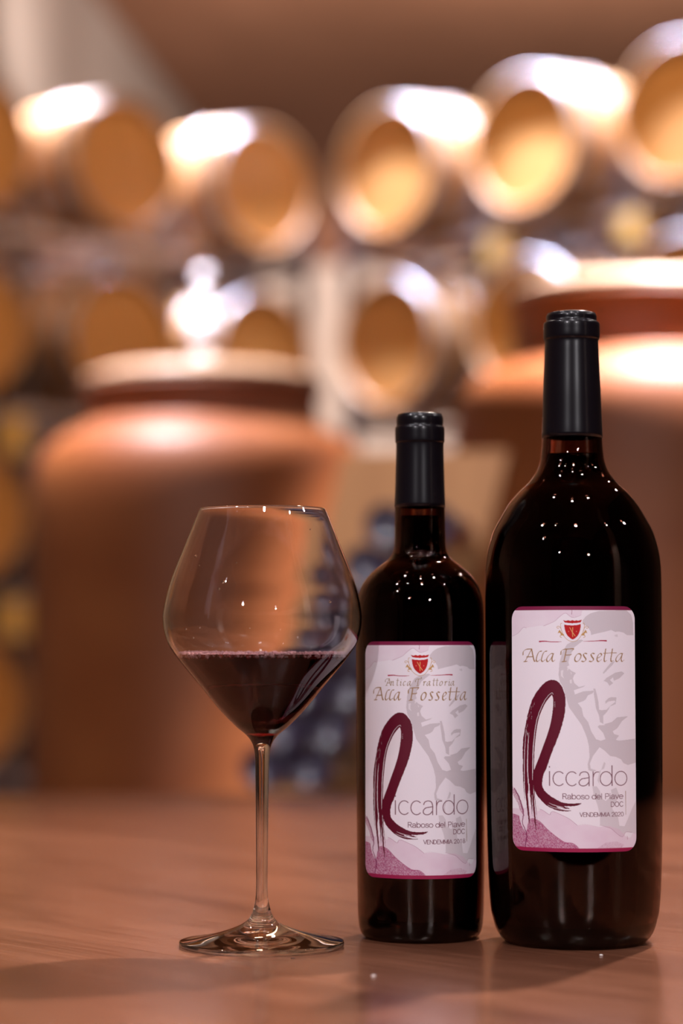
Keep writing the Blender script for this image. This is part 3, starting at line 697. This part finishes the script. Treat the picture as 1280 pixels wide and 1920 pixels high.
# a few droplets clinging inside the bowl
bm = bmesh.new()
def inner_r(z): return float(np.interp(z, [q for _, q in inner[::-1]], [p for p, _ in inner[::-1]]))
for px, py, s in [(373, 1047, 2.6), (381, 1065, 1.5), (427, 1096, 3.0), (419, 1108, 2.0), (618, 1131, 2.4), (582, 998, 1.2), (450, 1061, 1.2), (358, 1180, 1.5), (372, 1196, 1.3), (385, 1178, 1.2)]:
    z = gz(py); r_ = inner_r(z) - .0002; sx = (px - 491.7) * gk
    y_ = -math.sqrt(max(r_**2 - sx**2, 0))
    bmesh.ops.create_icosphere(bm, subdivisions=2, radius=s * gk * 1.15, matrix=Matrix.Translation((sx, y_, z)))
me = bpy.data.meshes.new('droplets'); bm.to_mesh(me); bm.free()
dr = new_obj('droplets', me, M['crystal'], gl, True); dr['kind'] = 'stuff'

# ------------------------------------------------------------------ crumbs on the table
def ground(px, py):
    dx = (px - 640) / F; dy = -(py - 960) / F
    v = Vector((dx, math.cos(PITCH) - dy * math.sin(PITCH), math.sin(PITCH) + dy * math.cos(PITCH)))
    t = -H / v.z; return Vector((v.x * t, v.y * t, T))
def crumb(name, px, py, s, m, lab, grp=None, flat=.5):
    bm = bmesh.new(); bmesh.ops.create_icosphere(bm, subdivisions=2, radius=s)
    q = random.Random(int(px))
    for v in bm.verts: v.co *= q.uniform(.8, 1.15)
    for v in bm.verts: v.co.z = max(v.co.z * flat, -s * flat * .6)
    me = bpy.data.meshes.new(name); bm.to_mesh(me); bm.free()
    o = new_obj(name, me, m, None, True); p = ground(px, py); o.location = (p.x, p.y, T + s * flat * .6)
    tag(o, lab, 'crumb', grp)
crumb('crumb', 700, 1831, .0013, M['crumb'], 'pale crumb on the table in front of the smaller bottle')
crumb('crumb', 1127, 1792, .0011, M['crumb'], 'pale crumb on the table in front of the magnum bottle')
crumb('wood_chip', 484, 1792, .0012, M['chip'], 'dark fleck touching the front of the glass foot', flat=.25)
crumb('wood_chip', 549, 1797, .0014, M['chip'], 'dark fleck just right of the glass foot front', flat=.2)

# ------------------------------------------------------------------ barrels
BL, BR, HR = .95, .35, .305
def barrel_proto():
    e = empty('oak_barrel')
    prof = []
    n = 20
    rad = lambda t: BR - (BR - HR) * abs(t) ** 2.0
    pts = [(-1 + 2 * k / n) for k in range(n + 1)]
    prof = [(HR - .013, -BL/2 + .06), (HR - .013, -BL/2)] + [(rad(t), t * BL / 2) for t in pts] + [(HR - .013, BL/2), (HR - .013, BL/2 - .06)]
    body = lathe_me('staves', prof, 56, 'X')
    me = bpy.data.meshes.new
    new_obj('staves', body, M['oak'], e, True)
    head = lathe_me('head', [(0, -.012), (HR - .012, -.012), (HR - .012, .012), (0, .012)], 40, 'X')
    for s in (1, -1):
        h = new_obj('head', head, M['oak_head'], e); h.location = (s * (BL/2 - .062), 0, 0)
    for t in (-.95, -.72, -.36, .36, .72, .95):
        r0 = rad(t - .04); r1 = rad(t + .04); x = t * BL / 2
        hp = lathe_me('hoop', [(r0 + .0005, x - .019), (r0 + .0035, x - .019), (r1 + .0035, x + .019), (r1 + .0005, x + .019)], 56, 'X')
        new_obj('hoop', hp, M['hoop'], e, True)
    bg = new_obj('bung', lathe_me('bung', [(.022, 0), (.028, .03), (.020, .034), (0, .034)], 20), M['bung'], e, True); bg.location = (0, 0, BR - .008)
    return e
def copy_tree(o):
    c = o.copy(); col.objects.link(c)
    for ch in list(o.children):
        d = ch.copy(); col.objects.link(d); d.parent = c; d.matrix_parent_inverse = ch.matrix_parent_inverse
    return c
proto = barrel_proto(); used = False
ROWZ = [CZ + 2.27 - .83 * k for k in range(4)]
left_dir = Vector((.63, .56, 0)); right_dir = Vector((.60, -.59, 0))
ln = Vector((left_dir.y, -left_dir.x, 0)).normalized()      # heads face right and towards the camera
rn = Vector((right_dir.y, -right_dir.x, 0)).normalized()    # heads face left and towards the camera
L0 = Vector((-1.63, 10.24, 0)); R0 = Vector((.204, 10.9, 0))
rown = ['top', 'second', 'third', 'bottom']
def place_barrel(P, n, z, side, i, r, names):
    global used
    o = proto if not used else copy_tree(proto); used = True
    c = P - n * (BL / 2)
    o.location = (c.x, c.y, z); o.rotation_euler = (0, 0, math.atan2(n.y, n.x))
    tag(o, names, 'barrel', 'oak barrels in the %s rack' % side)
lpos = ['cut by the left picture edge', 'in the middle of the left rack', 'at the right end of the left rack']
rpos = ['beside the aisle, at the left end of the right rack', 'in the middle of the right rack', 'at the right picture edge']
for r, z in enumerate(ROWZ):
    for i in range(3):
        if (r >= 2 and i > 0) : pass
        else: place_barrel(L0 + left_dir * i, ln, z, 'left', i, r, 'oak barrel in %s row, %s' % (rown[r], lpos[i]))
        if r < 2: place_barrel(R0 + right_dir * i, rn, z, 'right', i, r, 'oak barrel in %s row, %s' % (rown[r], rpos[i]))
shade_panel('shade_panel_left', L0, left_dir, ln, -1.2, 2.42)
shade_panel('shade_panel_right', R0, right_dir, rn, -.42, 3.2)
# steel racks carrying each row
def rack(P0, d, n, side, count=3):
    sp = d.length; c = P0 - n * (BL / 2)
    e = empty('barrel_rack', (c.x, c.y, 0), math.atan2(n.y, n.x))
    tag(e, 'tall pale steel rack carrying the rows of barrels on the %s side of the aisle' % side, 'rack')
    sgn = 1 if d.normalized().dot(Vector((-n.y, n.x, 0))) > 0 else -1
    lo, hi = -.5 * sp, (count - .5) * sp
    for i in range(count + 1):
        yy = sgn * (lo + i * sp)
        for xx in (-.27, .27):
            hh = ROWZ[0] - .10
            box('post', (xx, yy, hh / 2), (.05, .05, hh), M['shaded_steel'], e, bevel=.004)
    for r, z in enumerate(ROWZ):
        zr = z - BR + .004
        for xx in (-.31, .31):
            box('rail', (xx, sgn * (lo + hi) / 2, zr - .02), (.03, hi - lo, .05), M['steel'], e, bevel=.004)
        for i in range(count + 1):
            box('crossbar', (0, sgn * (lo + i * sp), zr - .02), (.5, .04, .04), M['steel'], e)
        for i in range(count):
            for q in (-1, 1):
                bm = bmesh.new(); box_bm(bm, (0, 0, 0), (.10, .10, .09))
                for v in bm.verts:
                    if v.co.z > 0 and v.co.y * q < 0: v.co.z = -.03
                me = bpy.data.meshes.new('chock'); bm.to_mesh(me); bm.free()
                ch = new_obj('chock', me, M['dark_wood'], e); ch.location = (.31, sgn * i * sp + q * .25, zr + .045)
        for i, q in {('left', 1): [(.36, .27)], ('left', 2): [(.36, .27)], ('right', 0): [(.72, .14), (1.62, .14)], ('right', 1): [(.68, .14)]}.get((side, r), []):
            box('pine_spacer', (.33, sgn * i * sp, zr - .045 - .06 * 1.0 - (q - .14) * .2), (.10, .13, .12 + (q - .14) * .4), M['pine'], e, bevel=.006)
rack(L0, left_dir, ln, 'left')
rack(R0, right_dir, rn, 'right')

# ------------------------------------------------------------------ clay amphorae behind the table
def amphora(cx, Y, Rpx, ysh, label, airlock=True, up=0, nm='shaded_neck'):
    k = Y / F; c = at(cx, 1216, Y)
    e = empty('clay_amphora', (c.x, Y, 0)); tag(e, label, 'jar')
    q = lambda r, y: (r / 320 * Rpx * k, at(640, y + ysh, Y).z)
    bz = .32
    body = [(0, bz + .02), (.18, bz), (.24, bz + .06), (Rpx * k * .88, bz + .35), (Rpx * k * .985, .85)] + [q(320, 1330), q(321, 1150), q(322, 1000), q(320, 925), q(312, 880), q(293, 845), q(262, 820), q(232, 806), q(222, 798)]
    body = catmull(body[1:], 5)
    rt, zt = body[-1]
    prof = [(0, bz + .01)] + body + [(rt - .02, zt), (rt - .02, zt - .06), (0, zt - .07)]
    new_obj('jar_body', lathe_me('jar_body', prof, 96), M['clay'], e, True)
    nk = [q(218, 800), q(216, 770 - up / 2), q(218, 742 - up), q(226, 735 - up), q(226, 728 - up), q(214, 725 - up)]
    nk = [(nk[0][0], zt - .004)] + nk[1:]
    new_obj('neck', lathe_me('neck', nk + [(nk[-1][0] - .03, nk[-1][1]), (nk[0][0] - .03, zt - .03), (nk[0][0], zt - .03), (nk[0][0], zt - .004)], 80), M[nm], e, True)
    lid = [q(212, 727 - up), q(226, 724 - up), q(224, 712 - up), q(190, 698 - up), q(110, 688 - up), q(40, 684 - up)]
    lt = lid[-1][1]
    new_obj('lid', lathe_me('lid', [(0, lid[0][1])] + lid + [(0, lt + .001)], 80), M['lit_lid'], e, True)
    # wooden stand
    new_obj('stand', lathe_me('stand', [(0, 0), (.34, 0), (.34, .06), (.27, .07), (.27, bz + .02), (.33, bz + .04), (.33, bz + .085), (.275, bz + .085), (.235, bz + .04), (0, bz + .0)], 48), M['dark_wood'], e, True)
    if airlock:
        z0 = lt
        zq = lambda y: at(640, y, Y).z - lt
        al = empty('airlock', (c.x, Y, lt + .001)); tag(al, 'glossy white airlock standing on the lid of the left amphora', 'airlock')
        new_obj('stopper', lathe_me('stopper', [(0, 0), (.030, 0), (.024, zq(665)), (0, zq(665))], 32), M['bung'], al, True)
        z_a = zq(665)
        new_obj('bulb', lathe_me('bulb', [(0, z_a), (.008, z_a), (.010, zq(655))] + [(.034 * math.sin(a), zq(620) - .034 * math.cos(a)) for a in np.linspace(.35, 2.8, 12)] + [(.010, zq(580)), (.009, zq(535)), (0, zq(535))], 40), M['airlock'], al, True)
        zb = zq(535) + .018
        new_obj('cap', lathe_me('cap', [(0, zb - .02)] + [(.02 * math.sin(a), zb - .02 * math.cos(a)) for a in np.linspace(.2, 2.94, 12)] + [(0, zb + .02)], 32), M['airlock'], al, True)
    return e
amphora(380, 5.0, 320, 0, 'wide brown terracotta amphora with lit-coloured lid standing behind the wine glass')
amphora(1200, 4.5, 348, -120, 'brown terracotta amphora standing behind the magnum bottle', False, 40, 'clay')

# ------------------------------------------------------------------ riddling rack with bottles
nrm = Vector((-.22, -.97, 0)).normalized(); row = Vector((.97, -.22, 0)).normalized()
rk = empty('riddling_rack', (0, 0, 0)); tag(rk, 'slanted orange wooden riddling rack between the amphorae', 'rack')
RY = 3.62
top = at(800, 850, RY); bot = at(640, 1490, RY)
dirv = (top - bot).normalized()
foot_ = bot + dirv * (-(bot.z) / dirv.z)
def board(P0, P1, half, th, name):
    d = (P1 - P0); nn = row.cross(d).normalized() * th / 2
    vs = []
    for p in (P0, P1):
        for s in (-1, 1):
            for t in (-1, 1): vs.append(tuple(p + row * half * s + nn * t))
    fs = [(0, 1, 3, 2), (4, 6, 7, 5), (0, 4, 5, 1), (2, 3, 7, 6), (0, 2, 6, 4), (1, 5, 7, 3)]
    me = bpy.data.meshes.new(name); me.from_pydata(vs, [], fs); me.update()
    bm = bmesh.new(); bm.from_mesh(me); bmesh.ops.recalc_face_normals(bm, faces=bm.faces); bm.to_mesh(me); bm.free()
    return new_obj(name, me, M['rack_wood'], rk)
board(foot_, top, .13, .03, 'board')
board(foot_ + Vector((-.05, .62, 0)), top + Vector((0, .035, -.01)), .13, .03, 'board')
# bottles laid neck first against the board, butts towards the camera
def rb_proto():
    e = empty('cellar_bottle')
    pr = [(0, .012), (.02, .010), (.026, .0), (.0295, .004), (.031, .012), (.031, .15), (.030, .175), (.018, .20), (.0145, .215), (.0145, .275), (0, .275)]
    me = lathe_me('bottle_glass', pr[:1] + catmull(pr[1:-1], 3) + pr[-1:], 40)
    new_obj('bottle_glass', me, M['butt'], e, True)
    cp = lathe_me('capsule', [(.0152, .235), (.0152, .278), (.012, .280), (0, .280)], 24)
    new_obj('capsule', cp, M['capsule'], e, True)
    return e
rp = rb_proto(); first = True
axisv = (-nrm + Vector((0, 0, -.03))).normalized()
spots = [(1440 - 76 * k, 492 + 38.5 * k + q * 88) for k in range(7) for q in (0, 1)]
names = ['bottom', 'second', 'third', 'fourth', 'fifth', 'sixth', 'highest']
ys = sorted({y for y, _ in spots}, reverse=True)
for yy, xx in spots:
    b = rp if first else copy_tree(rp); first = False
    b.location = at(xx, yy, RY - .31)
    b.rotation_euler = axisv.to_track_quat('Z', 'Y').to_euler()
    same = sorted(x for y, x in spots if y == yy); pos = same.index(xx)
    where = 'alone' if len(same) == 1 else (['left end', 'right end'][pos] if len(same) == 2 else ['left end', 'middle', 'right end'][pos])
    tag(b, 'dark bottle in the riddling rack, %s row above the table edge, %s' % (names[ys.index(yy)], where), 'bottle', 'bottles in the riddling rack')
